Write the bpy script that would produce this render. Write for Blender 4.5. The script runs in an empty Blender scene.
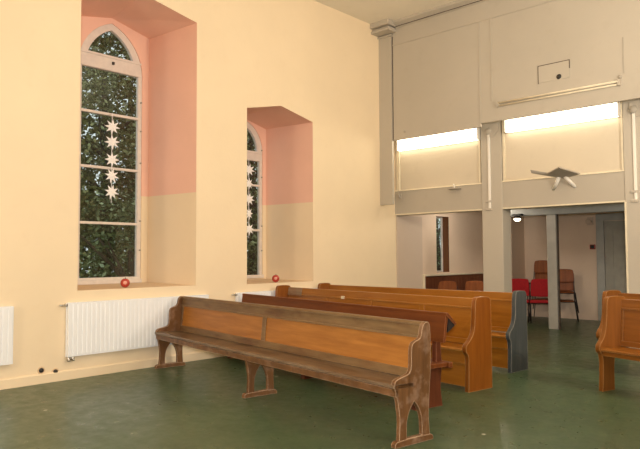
import bpy, bmesh, math, random
from mathutils import Vector, Matrix, noise
from mathutils.geometry import tessellate_polygon

random.seed(7)
PI = math.pi
scene = bpy.context.scene
COL = scene.collection

# ------------------------------------------------------------------ materials
def new_mat(name):
    m = bpy.data.materials.new(name)
    m.use_nodes = True
    nt = m.node_tree
    b = nt.nodes['Principled BSDF']
    return m, nt, b

def N(nt, kind, **kw):
    n = nt.nodes.new(kind)
    for k, v in kw.items():
        if k in n.inputs:
            n.inputs[k].default_value = v
        else:
            setattr(n, k, v)
    return n

def coords(nt, scale=(1, 1, 1), rot=(0, 0, 0)):
    tc = nt.nodes.new('ShaderNodeTexCoord')
    mp = nt.nodes.new('ShaderNodeMapping')
    mp.inputs['Scale'].default_value = scale
    mp.inputs['Rotation'].default_value = rot
    nt.links.new(tc.outputs['Object'], mp.inputs['Vector'])
    return tc, mp.outputs['Vector']

def ramp(nt, fac, stops):
    r = nt.nodes.new('ShaderNodeValToRGB')
    els = r.color_ramp.elements
    while len(els) < len(stops):
        els.new(0.5)
    for e, (p, c) in zip(els, stops):
        e.position = p
        e.color = (c[0], c[1], c[2], 1)
    nt.links.new(fac, r.inputs['Fac'])
    return r.outputs['Color']

def mix(nt, fac, a, b, blend='MIX'):
    m = nt.nodes.new('ShaderNodeMix')
    m.data_type = 'RGBA'
    m.blend_type = blend
    for sock, v in ((0, fac), (6, a), (7, b)):
        if isinstance(v, (int, float)):
            m.inputs[sock].default_value = v
        elif isinstance(v, tuple):
            m.inputs[sock].default_value = (v[0], v[1], v[2], 1)
        else:
            nt.links.new(v, m.inputs[sock])
    return m.outputs[2]

def noise_fac(nt, vec, scale, detail=4, rough=0.55):
    n = N(nt, 'ShaderNodeTexNoise', Scale=scale, Detail=detail, Roughness=rough)
    nt.links.new(vec, n.inputs['Vector'])
    return n.outputs['Fac']

def bump(nt, b, fac, strength=0.1, dist=0.01):
    bp = N(nt, 'ShaderNodeBump', Strength=strength, Distance=dist)
    nt.links.new(fac, bp.inputs['Height'])
    nt.links.new(bp.outputs['Normal'], b.inputs['Normal'])

def plain(name, col, rough=0.5, metal=0.0, var=0.08, scale=6.0):
    m, nt, b = new_mat(name)
    tc, v = coords(nt)
    f = noise_fac(nt, v, scale, 5)
    lo = tuple(c * (1 - var) for c in col)
    hi = tuple(min(1, c * (1 + var)) for c in col)
    nt.links.new(ramp(nt, f, [(0.3, lo), (0.7, hi)]), b.inputs['Base Color'])
    b.inputs['Roughness'].default_value = rough
    b.inputs['Metallic'].default_value = metal
    return m

def plaster(name, col, stain=(0.62, 0.5, 0.36), amount=0.25, rough=0.75):
    m, nt, b = new_mat(name)
    tc, v = coords(nt)
    f1 = noise_fac(nt, v, 0.7, 4, 0.6)
    f2 = noise_fac(nt, v, 5.0, 6, 0.65)
    base = ramp(nt, f1, [(0.3, tuple(c * 0.96 for c in col)), (0.7, tuple(min(1, c * 1.03) for c in col))])
    st = ramp(nt, f2, [(0.56, (0, 0, 0)), (0.8, (amount,) * 3)])
    nt.links.new(mix(nt, st, base, stain), b.inputs['Base Color'])
    b.inputs['Roughness'].default_value = rough
    bump(nt, b, noise_fac(nt, v, 25, 5), 0.12, 0.01)
    return m

def recess_paint(name, pink, yellow, zline):
    """pink paint above a horizontal line on the recess plaster, yellow below"""
    m, nt, b = new_mat(name)
    tc, v = coords(nt)
    sep = nt.nodes.new('ShaderNodeSeparateXYZ')
    nt.links.new(v, sep.inputs[0])
    gt = N(nt, 'ShaderNodeMath', operation='GREATER_THAN')
    nt.links.new(sep.outputs['Z'], gt.inputs[0])
    gt.inputs[1].default_value = zline
    f1 = noise_fac(nt, v, 1.3, 5, 0.6)
    pk = ramp(nt, f1, [(0.25, tuple(c * 0.95 for c in pink)), (0.75, tuple(min(1, c * 1.04) for c in pink))])
    yl = ramp(nt, f1, [(0.25, tuple(c * 0.96 for c in yellow)), (0.75, tuple(min(1, c * 1.03) for c in yellow))])
    nt.links.new(mix(nt, gt.outputs[0], yl, pk), b.inputs['Base Color'])
    b.inputs['Roughness'].default_value = 0.75
    bump(nt, b, noise_fac(nt, v, 20, 5), 0.12, 0.01)
    return m

def wood(name, dark, light, axis='X', rough=0.38, worn=None, worn_amt=0.5, edge=None, seed=0.0, scale=1.0, coat=0.0):
    m, nt, b = new_mat(name)
    s = [9.0 * scale] * 3
    s['XYZ'.index(axis)] = 0.8 * scale
    tc, v = coords(nt, tuple(s))
    add = N(nt, 'ShaderNodeVectorMath', operation='ADD')
    add.inputs[1].default_value = (seed, seed * 1.7, seed * 0.6)
    nt.links.new(v, add.inputs[0])
    v = add.outputs[0]
    f = noise_fac(nt, v, 2.2, 8, 0.62)
    col = ramp(nt, f, [(0.3, dark), (0.52, tuple((a + c) / 2 for a, c in zip(dark, light))), (0.72, light)])
    if worn:
        tc2, v2 = coords(nt, (1.2, 3.5, 3.5))
        f2 = noise_fac(nt, v2, 2.0, 6, 0.65)
        w = ramp(nt, f2, [(0.62 - worn_amt * 0.3, (0, 0, 0)), (0.74 - worn_amt * 0.2, (0.85,) * 3)])
        wc = ramp(nt, f, [(0.3, tuple(c * 0.7 for c in worn)), (0.7, tuple(min(1, c * 1.25) for c in worn))])
        col = mix(nt, w, col, wc)
    if edge:
        bv = N(nt, 'ShaderNodeBevel', Radius=0.012)
        bv.samples = 4
        geo = nt.nodes.new('ShaderNodeNewGeometry')
        dot = N(nt, 'ShaderNodeVectorMath', operation='DOT_PRODUCT')
        nt.links.new(bv.outputs[0], dot.inputs[0])
        nt.links.new(geo.outputs['Normal'], dot.inputs[1])
        inv = N(nt, 'ShaderNodeMath', operation='SUBTRACT')
        inv.inputs[0].default_value = 1.0
        nt.links.new(dot.outputs['Value'], inv.inputs[1])
        tc3, v3 = coords(nt)
        nn = noise_fac(nt, v3, 14, 4)
        mu = N(nt, 'ShaderNodeMath', operation='MULTIPLY')
        nt.links.new(inv.outputs[0], mu.inputs[0])
        nt.links.new(nn, mu.inputs[1])
        ef = ramp(nt, mu.outputs[0], [(0.02, (0, 0, 0)), (0.07, (0.85,) * 3)])
        col = mix(nt, ef, col, edge)
    nt.links.new(col, b.inputs['Base Color'])
    b.inputs['Roughness'].default_value = rough
    b.inputs['Specular IOR Level'].default_value = 0.3
    b.inputs['Coat Weight'].default_value = coat
    b.inputs['Coat Roughness'].default_value = 0.2
    bump(nt, b, f, 0.12, 0.004)
    return m

def emit(name, col, strength):
    m = bpy.data.materials.new(name)
    m.use_nodes = True
    nt = m.node_tree
    nt.nodes.clear()
    e = N(nt, 'ShaderNodeEmission', Strength=strength)
    e.inputs['Color'].default_value = (col[0], col[1], col[2], 1)
    o = nt.nodes.new('ShaderNodeOutputMaterial')
    nt.links.new(e.outputs[0], o.inputs[0])
    return m

def glass_mat():
    m = bpy.data.materials.new('window_glass')
    m.use_nodes = True
    nt = m.node_tree
    nt.nodes.clear()
    t = nt.nodes.new('ShaderNodeBsdfTransparent')
    t.inputs[0].default_value = (0.9, 0.93, 0.9, 1)
    g = N(nt, 'ShaderNodeBsdfGlossy', Roughness=0.03)
    lw = N(nt, 'ShaderNodeLayerWeight', Blend=0.5)
    pw = N(nt, 'ShaderNodeMath', operation='POWER')
    nt.links.new(lw.outputs['Facing'], pw.inputs[0]); pw.inputs[1].default_value = 4.0
    fr = N(nt, 'ShaderNodeMath', operation='MULTIPLY_ADD')
    nt.links.new(pw.outputs[0], fr.inputs[0]); fr.inputs[1].default_value = 0.6; fr.inputs[2].default_value = 0.03
    mx = nt.nodes.new('ShaderNodeMixShader')
    o = nt.nodes.new('ShaderNodeOutputMaterial')
    nt.links.new(fr.outputs[0], mx.inputs[0])
    nt.links.new(t.outputs[0], mx.inputs[1])
    nt.links.new(g.outputs[0], mx.inputs[2])
    nt.links.new(mx.outputs[0], o.inputs[0])
    return m

YEL = (0.86, 0.70, 0.49)
M = {}
M['yellow'] = plaster('yellow_plaster', YEL, (0.72, 0.5, 0.3), 0.12)
M['recess'] = recess_paint('recess_plaster', (0.87, 0.535, 0.41), (0.85, 0.69, 0.48), 2.44)
M['ceiling'] = plaster('ceiling_paint', (0.82, 0.75, 0.62), (0.6, 0.5, 0.36), 0.15)
M['gallery'] = plaster('gallery_grey_paint', (0.47, 0.42, 0.35), (0.36, 0.29, 0.22), 0.22, 0.6)
M['panel'] = plaster('lower_panel_paint', (0.66, 0.575, 0.45), (0.4, 0.32, 0.24), 0.15, 0.6)
M['column'] = plaster('column_grey_paint', (0.50, 0.45, 0.38), (0.36, 0.31, 0.25), 0.18, 0.6)
M['cream_edge'] = plain('cream_edge_paint', (0.75, 0.66, 0.5), 0.55)
M['room'] = plaster('room_pink_plaster', (0.74, 0.585, 0.46), (0.5, 0.36, 0.27), 0.2)
M['pier'] = plaster('pier_paint', (0.60, 0.48, 0.385), (0.45, 0.36, 0.29), 0.15)
M['postgrey'] = plain('post_grey_paint', (0.50, 0.48, 0.44), 0.5, var=0.08)
M['bluegrey'] = plain('blue_grey_paint', (0.36, 0.365, 0.35), 0.5, var=0.1)
M['doorpaint'] = plain('door_grey_paint', (0.33, 0.32, 0.28), 0.5, var=0.1)
M['white'] = plain('white_paint', (0.84, 0.80, 0.74), 0.45, var=0.03)
M['frame'] = plain('window_frame_paint', (0.72, 0.64, 0.575), 0.5, var=0.06, scale=12)
M['radiator'] = plain('radiator_enamel', (0.86, 0.87, 0.90), 0.3, var=0.01)
M['chrome'] = plain('valve_metal', (0.6, 0.58, 0.55), 0.3, 1.0)
M['black'] = plain('black_paint', (0.02, 0.018, 0.016), 0.5)
M['darkgap'] = plain('dark_gap', (0.11, 0.085, 0.065), 0.9)
M['sill'] = plaster('sill_paint', (0.72, 0.52, 0.33), (0.5, 0.34, 0.2), 0.3)
M['glass'] = glass_mat()
M['tube'] = emit('fluorescent_diffuser', (1.0, 0.89, 0.65), 8.0)
M['spot'] = emit('spot_bulb', (1.0, 0.85, 0.6), 12.0)
M['paper'] = plain('white_paper', (0.95, 0.94, 0.93), 0.8, var=0.02)
M['red'] = plain('red_glaze', (0.44, 0.05, 0.035), 0.25, var=0.12)
M['red_highlight'] = plain('pink_highlight', (0.75, 0.36, 0.28), 0.4)
M['redfabric'] = plain('red_fabric', (0.40, 0.010, 0.016), 0.9, var=0.15, scale=30)
M['darkmetal'] = plain('dark_metal', (0.05, 0.042, 0.04), 0.4, 0.6)
M['silver'] = plain('silver_metal', (0.72, 0.68, 0.62), 0.3, 0.9)
M['bracket'] = plain('bracket_grey', (0.38, 0.335, 0.28), 0.6)
M['bluepaint'] = wood('dark_blue_grey_paint', (0.042, 0.049, 0.051), (0.075, 0.083, 0.085), 'Z', 0.5, edge=(0.5, 0.45, 0.38))
M['brown_chair'] = wood('brown_plywood', (0.18, 0.048, 0.011), (0.29, 0.085, 0.02), 'Z', 0.5)
M['wainscot'] = wood('brown_wainscot', (0.10, 0.03, 0.014), (0.19, 0.06, 0.025), 'Z', 0.5)
M['reveal'] = wood('brown_reveal', (0.12, 0.045, 0.018), (0.2, 0.08, 0.03), 'Z', 0.6)
M['mahogany'] = wood('red_mahogany', (0.105, 0.024, 0.003), (0.17, 0.046, 0.006), 'X', 0.55, seed=3, edge=(0.34, 0.13, 0.06))
M['mahoganyZ'] = wood('red_mahogany_upright', (0.085, 0.022, 0.008), (0.13, 0.036, 0.014), 'Z', 0.4, seed=4, edge=(0.34, 0.16, 0.09))
GREYW = (0.19, 0.115, 0.05)
M['oldwood'] = wood('weathered_brown_wood', (0.085, 0.038, 0.014), (0.165, 0.078, 0.03), 'X', 0.42, worn=GREYW, worn_amt=0.9, seed=1, edge=(0.36, 0.25, 0.15))
M['oldseat'] = wood('weathered_seat_wood', (0.075, 0.043, 0.022), (0.15, 0.09, 0.05), 'X', 0.34, worn=(0.19, 0.135, 0.088), worn_amt=0.7, seed=2, edge=(0.42, 0.3, 0.2))
M['oldend'] = wood('weathered_end_wood', (0.10, 0.044, 0.016), (0.19, 0.088, 0.034), 'Z', 0.42, worn=(0.27, 0.165, 0.105), worn_amt=0.35, seed=5, edge=(0.72, 0.52, 0.36))
M['oldpanel'] = wood('orange_brown_panel', (0.27, 0.10, 0.016), (0.44, 0.18, 0.034), 'X', 0.4, seed=6)
M['amber'] = wood('amber_varnish', (0.25, 0.083, 0.007), (0.38, 0.145, 0.016), 'X', 0.3, seed=7, edge=(0.55, 0.30, 0.1), coat=0.2)
M['amberZ'] = wood('amber_varnish_upright', (0.18, 0.050, 0.005), (0.26, 0.083, 0.010), 'Z', 0.3, seed=8, edge=(0.58, 0.36, 0.16), coat=0.2)
M['amber_dark'] = wood('amber_varnish_grey_worn', (0.22, 0.09, 0.03), (0.32, 0.15, 0.06), 'X', 0.4, worn=(0.3, 0.22, 0.15), worn_amt=0.9, seed=9)
M['honeyZ'] = wood('honey_varnish_upright', (0.18, 0.060, 0.009), (0.26, 0.095, 0.018), 'Z', 0.34, seed=11, edge=(0.5, 0.28, 0.11), coat=0.12)
M['honey'] = wood('honey_varnish', (0.18, 0.058, 0.007), (0.27, 0.097, 0.015), 'X', 0.34, seed=12, edge=(0.5, 0.28, 0.11), coat=0.12)

def floor_mat():
    m, nt, b = new_mat('green_floor_paint')
    tc, v = coords(nt)
    f1 = noise_fac(nt, v, 0.9, 6, 0.65)
    f2 = noise_fac(nt, v, 7.0, 6, 0.7)
    c = ramp(nt, f1, [(0.28, (0.044, 0.072, 0.036)), (0.55, (0.060, 0.096, 0.048)), (0.78, (0.078, 0.12, 0.062))])
    sc = ramp(nt, f2, [(0.55, (0, 0, 0)), (0.75, (0.35,) * 3)])
    c = mix(nt, sc, c, (0.075, 0.09, 0.05))
    # long scuffs
    tc2, v2 = coords(nt, (0.6, 5.0, 1), (0, 0, 0.5))
    f3 = noise_fac(nt, v2, 2.5, 7, 0.7)
    s3 = ramp(nt, f3, [(0.60, (0, 0, 0)), (0.70, (0.4,) * 3)])
    c = mix(nt, s3, c, (0.085, 0.105, 0.06))
    # dropped flecks of white paint
    vo = N(nt, 'ShaderNodeTexVoronoi', Scale=1.6)
    nt.links.new(v, vo.inputs['Vector'])
    fl = ramp(nt, vo.outputs['Distance'], [(0.030, (0.8,) * 3), (0.042, (0, 0, 0))])
    c = mix(nt, fl, c, (0.5, 0.48, 0.4))
    nt.links.new(c, b.inputs['Base Color'])
    r = ramp(nt, f2, [(0.3, (0.24,) * 3), (0.75, (0.46,) * 3)])
    nt.links.new(r, b.inputs['Roughness'])
    b.inputs['Specular IOR Level'].default_value = 0.32
    bump(nt, b, f2, 0.08, 0.005)
    return m
M['floor'] = floor_mat()

def leaf_mat(name, c0, c1, c2):
    m, nt, b = new_mat(name)
    at = nt.nodes.new('ShaderNodeAttribute')
    at.attribute_name = 'leaf'
    nt.links.new(ramp(nt, at.outputs['Fac'], [(0.0, c0), (0.6, c1), (1.0, c2)]), b.inputs['Base Color'])
    b.inputs['Roughness'].default_value = 0.7
    return m
M['leaf'] = leaf_mat('leaf_dark_green', (0.075, 0.075, 0.02), (0.15, 0.155, 0.045), (0.46, 0.50, 0.26))
M['leaf2'] = leaf_mat('leaf_mid_green', (0.07, 0.09, 0.028), (0.16, 0.20, 0.08), (0.5, 0.6, 0.38))
M['bark'] = wood('bark', (0.05, 0.035, 0.022), (0.11, 0.08, 0.055), 'Z', 0.9)
M['soil'] = plain('garden_ground', (0.06, 0.07, 0.03), 0.9, var=0.4)

# ------------------------------------------------------------------ mesh helpers
class MB:
    def __init__(self):
        self.v = []; self.f = []; self.m = []; self.s = []
    def add(self, vs, fs, mi=0, smooth=False):
        o = len(self.v)
        self.v += [tuple(p) for p in vs]
        for f in fs:
            self.f.append([i + o for i in f]); self.m.append(mi); self.s.append(smooth)
        return self
    def box(self, x0, x1, y0, y1, z0, z1, mi=0):
        vs = [(x, y, z) for z in (z0, z1) for y in (y0, y1) for x in (x0, x1)]
        return self.add(vs, [(0, 2, 3, 1), (4, 5, 7, 6), (0, 1, 5, 4), (2, 6, 7, 3), (0, 4, 6, 2), (1, 3, 7, 5)], mi)
    def prism(self, outer, a, b, axis='X', holes=(), mi=0, smooth=False):
        """outline (p,q) extruded along axis from a to b; X:(y,z)  Y:(x,z)  Z:(x,y)"""
        def P(p, t):
            if axis == 'X': return (t, p[0], p[1])
            if axis == 'Y': return (p[0], t, p[1])
            return (p[0], p[1], t)
        loops = [list(outer)] + [list(h) for h in holes]
        flat = [p for l in loops for p in l]
        tris = tessellate_polygon([[Vector((p[0], p[1], 0)) for p in l] for l in loops])
        n = len(flat)
        vs = [P(p, a) for p in flat] + [P(p, b) for p in flat]
        self.add(vs, [tuple(t) for t in tris] + [tuple(i + n for i in reversed(t)) for t in tris], mi)
        o = 0
        for l in loops:
            k = len(l)
            base = [P(p, a) for p in l] + [P(p, b) for p in l]
            self.add(base, [(i, (i + 1) % k, (i + 1) % k + k, i + k) for i in range(k)], mi, smooth)
        return self
    def tube(self, pts, r, seg=10, mi=0, cap=True):
        pts = [Vector(p) for p in pts]
        rs = r if isinstance(r, (list, tuple)) else [r] * len(pts)
        rings = []
        ref = None
        for i, p in enumerate(pts):
            if i == 0: t = pts[1] - p
            elif i == len(pts) - 1: t = p - pts[i - 1]
            else: t = (pts[i + 1] - p).normalized() + (p - pts[i - 1]).normalized()
            t.normalize()
            if ref is None:
                ref = Vector((0, 0, 1)) if abs(t.z) < 0.9 else Vector((1, 0, 0))
            u = t.cross(ref).normalized(); w = t.cross(u).normalized()
            ref = u.cross(t).normalized() if False else ref
            rings.append([p + (u * math.cos(2 * PI * k / seg) + w * math.sin(2 * PI * k / seg)) * rs[i] for k in range(seg)])
        vs = [q for ring in rings for q in ring]
        fs = []
        for i in range(len(pts) - 1):
            for k in range(seg):
                a = i * seg + k; b2 = i * seg + (k + 1) % seg
                fs.append((a, b2, b2 + seg, a + seg))
        self.add(vs, fs, mi, True)
        if cap:
            self.add(rings[0], [tuple(range(seg))], mi); self.add(rings[-1], [tuple(range(seg))], mi)
        return self
    def lathe(self, prof, c=(0, 0, 0), seg=24, axis='Z', mi=0):
        vs = []; k = len(prof)
        for j in range(seg):
            a = 2 * PI * j / seg
            for (r, h) in prof:
                p = (r * math.cos(a), r * math.sin(a), h)
                if axis == 'X': p = (p[2], p[0], p[1])
                if axis == 'Y': p = (p[0], p[2], p[1])
                vs.append((p[0] + c[0], p[1] + c[1], p[2] + c[2]))
        fs = [(j * k + i, ((j + 1) % seg) * k + i, ((j + 1) % seg) * k + i + 1, j * k + i + 1) for j in range(seg) for i in range(k - 1)]
        return self.add(vs, fs, mi, True)
    def build(self, name, mats, parent=None, bevel=0, loc=None, weld=True):
        me = bpy.data.meshes.new(name)
        me.from_pydata(self.v, [], self.f)
        if not isinstance(mats, (list, tuple)): mats = [mats]
        for m in mats: me.materials.append(m)
        for p, mi, s in zip(me.polygons, self.m, self.s):
            p.material_index = mi; p.use_smooth = s
        if weld:
            bm = bmesh.new(); bm.from_mesh(me)
            bmesh.ops.remove_doubles(bm, verts=bm.verts, dist=1e-5)
            bmesh.ops.recalc_face_normals(bm, faces=bm.faces)
            bm.to_mesh(me); bm.free()
        o = bpy.data.objects.new(name, me)
        COL.objects.link(o)
        if parent: o.parent = parent
        if loc: o.location = loc
        if bevel:
            bv = o.modifiers.new('edge', 'BEVEL'); bv.width = bevel; bv.segments = 2; bv.limit_method = 'ANGLE'; bv.angle_limit = math.radians(40)
        return o

def tag(o, label=None, cat=None, group=None, kind=None):
    if label: o['label'] = label
    if cat: o['category'] = cat
    if group: o['group'] = group
    if kind: o['kind'] = kind
    return o

def struct(o, label=None):
    o['kind'] = 'structure'
    if label: o['label'] = label
    return o

def thing(name, label, cat, loc=(0, 0, 0), rz=0.0, group=None):
    o = bpy.data.objects.new(name, None)
    COL.objects.link(o)
    o.location = loc; o.rotation_euler = (0, 0, rz); o.empty_display_size = 0.1
    return tag(o, label, cat, group)

def copy_tree(o, parent=None):
    c = o.copy(); COL.objects.link(c)
    if parent: c.parent = parent
    for ch in list(o.children): copy_tree(ch, c)
    return c

def smooth_poly(pts, n=2, keep=()):
    """Chaikin corner cutting on a closed outline, keeping the listed corners sharp"""
    pts = [(p[0], p[1], i in keep) for i, p in enumerate(pts)]
    for _ in range(n):
        out = []
        k = len(pts)
        for i in range(k):
            a, b, c = pts[i - 1], pts[i], pts[(i + 1) % k]
            if b[2]: out.append(b)
            else:
                out.append((b[0] * .75 + a[0] * .25, b[1] * .75 + a[1] * .25, False))
                out.append((b[0] * .75 + c[0] * .25, b[1] * .75 + c[1] * .25, False))
        pts = out
    return [(p[0], p[1]) for p in pts]

def lancet(cy, half, z0, zs, za, n=8):
    """pointed arch outline (y,z): bottom left, right, up over the point and back"""
    rise = za - zs
    c = (rise * rise - half * half) / (2 * half)   # arc centre offset past the middle
    R = half + c
    pts = [(cy - half, z0), (cy + half, z0)]
    a1 = math.atan2(rise, c)
    for i in range(n + 1):
        a = a1 * i / n
        pts.append((cy - c + R * math.cos(a), zs + R * math.sin(a)))
    for i in range(n - 1, -1, -1):
        a = a1 * i / n
        pts.append((cy + c - R * math.cos(a), zs + R * math.sin(a)))
    return pts

# ------------------------------------------------------------------ room shell
XW, XB, XO = -7.62, -8.72, -8.86          # inner wall face, window plane, outer face
YG, YL = 9.95, 10.45                      # upper gallery front, lower gallery front
YR = 14.9                                 # far wall of the room below the gallery
XR, YN = 3.2, -3.4                        # unseen right wall, wall behind the camera
ZC, ZR = 6.05, 2.56

struct(MB().box(XW, XR, YN, YR, -0.1, 0).build('floor', M['floor']))
struct(MB().box(XW, XR, YN, YL + 0.3, ZC, ZC + 0.15).build('ceiling', M['ceiling']))

W1 = dict(f=[(3.74, 1.08), (5.53, 1.08), (5.53, 4.96), (4.635, 5.12), (3.74, 4.96)],
          b=[(4.02, 1.10), (5.41, 1.10), (5.41, 4.95), (4.765, 5.11), (4.02, 4.95)],
          c=4.77, half=0.525, zs=4.30, za=5.03)
W2 = dict(f=[(6.50, 1.06), (8.01, 1.06), (8.01, 3.85), (7.245, 4.01), (6.50, 3.85)],
          b=[(6.66, 1.08), (7.90, 1.08), (7.90, 3.86), (7.29, 4.005), (6.66, 3.86)],
          c=7.29, half=0.525, zs=3.42, za=3.985)

outer = [(YN, 0), (YL, 0), (YL, ZC), (YN, ZC)]
mb = MB()
mb.prism(outer, XW, XW - 0.002, 'X', [W1['f'], W2['f']])
struct(mb.build('wall_left', M['yellow']))
# recess linings and the thin wall around the pointed windows
mb = MB()
for W in (W1, W2):
    f, b = W['f'], W['b']
    k = len(f)
    for i in range(k):
        j = (i + 1) % k
        if i in (1, 4):      # jambs
            pass
        mb.add([(XW, *f[i]), (XW, *f[j]), (XB, *b[j]), (XB, *b[i])], [(0, 1, 2, 3)], 1 if i == 0 else 0)
    hole = lancet(W['c'], W['half'], 1.13, W['zs'], W['za'])
    mb.prism(b, XB, XO, 'X', [hole])
struct(mb.build('wall_recess', [M['recess'], M['sill']]))

# left wall of the room under the gallery, with its narrow window
win3 = [(11.94, 1.12), (12.455, 1.12), (12.455, 2.36), (11.94, 2.36)]
mb = MB().prism([(YL + 0.002, 0), (YR, 0), (YR, ZR), (YL + 0.002, ZR)], XW, XW - 0.01, 'X', [win3])
struct(mb.build('wall_gallery_left', M['room']))
struct(MB().box(XW, XW + 0.02, YL + 0.002, 11.36, 0, 2.31).build('trim_pier', M['pier']))
struct(MB().box(XW, -6.97, 14.2, YR, 0, ZR).build('wall_chimney', M['room']))
struct(MB().box(XW - 0.01, XR, YR, YR + 0.1, 0, ZR).build('wall_back', M['room']))
struct(MB().box(XW - 0.01, XR, YL + 0.25, YR, ZR, ZR + 0.1).build('ceiling_gallery', M['gallery']))
struct(MB().box(XR, XR + 0.1, YN, YR, 0, ZC).build('wall_right', M['yellow']))
struct(MB().box(XO, XR, YN - 0.1, YN, 0, ZC).build('wall_front', M['yellow']))
mb = MB()
mb.prism([(XW, 0), (XW + 0.022, 0), (XW + 0.022, 0.10), (XW + 0.012, 0.115), (XW, 0.115)], YN, YL, 'Y')
struct(mb.build('baseboard_left', M['yellow']))
struct(MB().box(-6.97, -5.23, YR - 0.02, YR, 0, 0.1).build('baseboard_back', M['room']))

# gallery front: upper panelling overhangs, lower panelling set back
XG0 = -7.285
mb = MB().box(XG0, -5.42, YG, YG + 0.06, 3.735, ZC).box(-5.42, XR, YG, YG + 0.06, 3.795, ZC).box(XW, XR, YG + 0.06, YL + 0.25, 3.97, 4.03)
struct(mb.build('wall_gallery_upper', M['gallery']))
mb = MB().box(XW, XR, YL, YL + 0.25, 2.31, 3.97)
struct(mb.build('wall_gallery_lower', M['panel']))
tn = [0]
def trim(mb, mat, bevel=0):
    tn[0] += 1
    return struct(mb.build('trim_%d' % tn[0], mat, bevel=bevel))
# bottom band (header) with its light upper edge
trim(MB().box(XW, XR, YL - 0.03, YL, 2.31, 2.79), M['gallery'])
trim(MB().prism([(YL - 0.045, 2.79), (YL, 2.79), (YL, 2.815), (YL - 0.03, 2.815)], XW, XR, 'X'), M['cream_edge'])
trim(MB().box(XW, XR, YL - 0.035, YL - 0.03, 2.31, 2.335), M['cream_edge'])
# corner pilaster, its capital, cornice
trim(MB().box(XW, -7.315, YG - 0.02, YG + 0.04, 2.49, ZC), M['gallery'])
trim(MB().box(-7.315, XG0, YG + 0.015, YG + 0.04, 3.735, ZC), M['darkgap'])
mb = MB()
for (d, z0, z1) in ((0.06, 5.80, 5.835), (0.27, 5.85, 5.89), (0.24, 5.89, 5.93), (0.30, 5.95, ZC)):
    mb.box(XW, -7.315 + d * 0.45, YG - d, YG + 0.06, z0, z1)
mb.box(XW, -7.29, YG - 0.2, YG, 5.93, 5.95)
trim(mb, M['gallery'], 0.006)
mb = MB().prism([(YG, 5.93), (YG - 0.05, 5.95), (YG - 0.05, 5.965), (YG - 0.13, 6.0), (YG - 0.13, ZC), (YG, ZC)], -7.2, XR, 'X')
trim(mb, M['gallery'])
trim(MB().box(-7.19, XR, YG - 0.055, YG - 0.05, 5.942, 5.956), M['darkgap'])
trim(MB().box(XG0, XR, YG - 0.012, YG, 5.60, 5.625), M['gallery'])
# seams of the upper panelling
trim(MB().box(-5.425, -5.405, YG - 0.012, YG, 3.8, 5.6), M['gallery'])
trim(MB().box(-5.20, -5.18, YG - 0.012, YG, 4.15, 5.6), M['gallery'])
trim(MB().box(-3.045, -3.032, YG - 0.008, YG, 4.2, 4.75), M['bracket'])
# lower edge of the upper front
trim(MB().box(XG0, -5.42, YG - 0.008, YG + 0.005, 3.735, 3.76).box(-5.42, XR, YG - 0.008, YG + 0.005, 3.795, 3.82), M['gallery'])
# left stile of the lower panelling
trim(MB().box(-7.56, -7.50, YL - 0.04, YL, 2.79, 3.97), M['cream_edge'])
# right and left stiles by the columns
for x in (-5.72, -5.25, -3.25):
    trim(MB().box(x, x + 0.03, YL - 0.035, YL, 2.79, 3.97), M['cream_edge'])

def column(x0, x1):
    trim(MB().box(x0, x1, YL - 0.045, YL + 0.27, 0, 3.97), M['column'], 0.008)
    xm = (x0 + x1) / 2
    mb = MB().prism([(xm - 0.07, 3.62), (xm + 0.07, 3.62), (xm + 0.14, 3.72), (xm + 0.15, 3.86), (xm - 0.15, 3.86), (xm - 0.14, 3.72)], YL - 0.065, YL - 0.04, 'Y')
    trim(mb, M['column'], 0.008)
column(-5.665, -5.265)
column(-3.215, -2.72)
trim(MB().box(-3.222, -3.195, YL - 0.052, YL - 0.045, 0, 2.31), M['cream_edge'])

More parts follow.
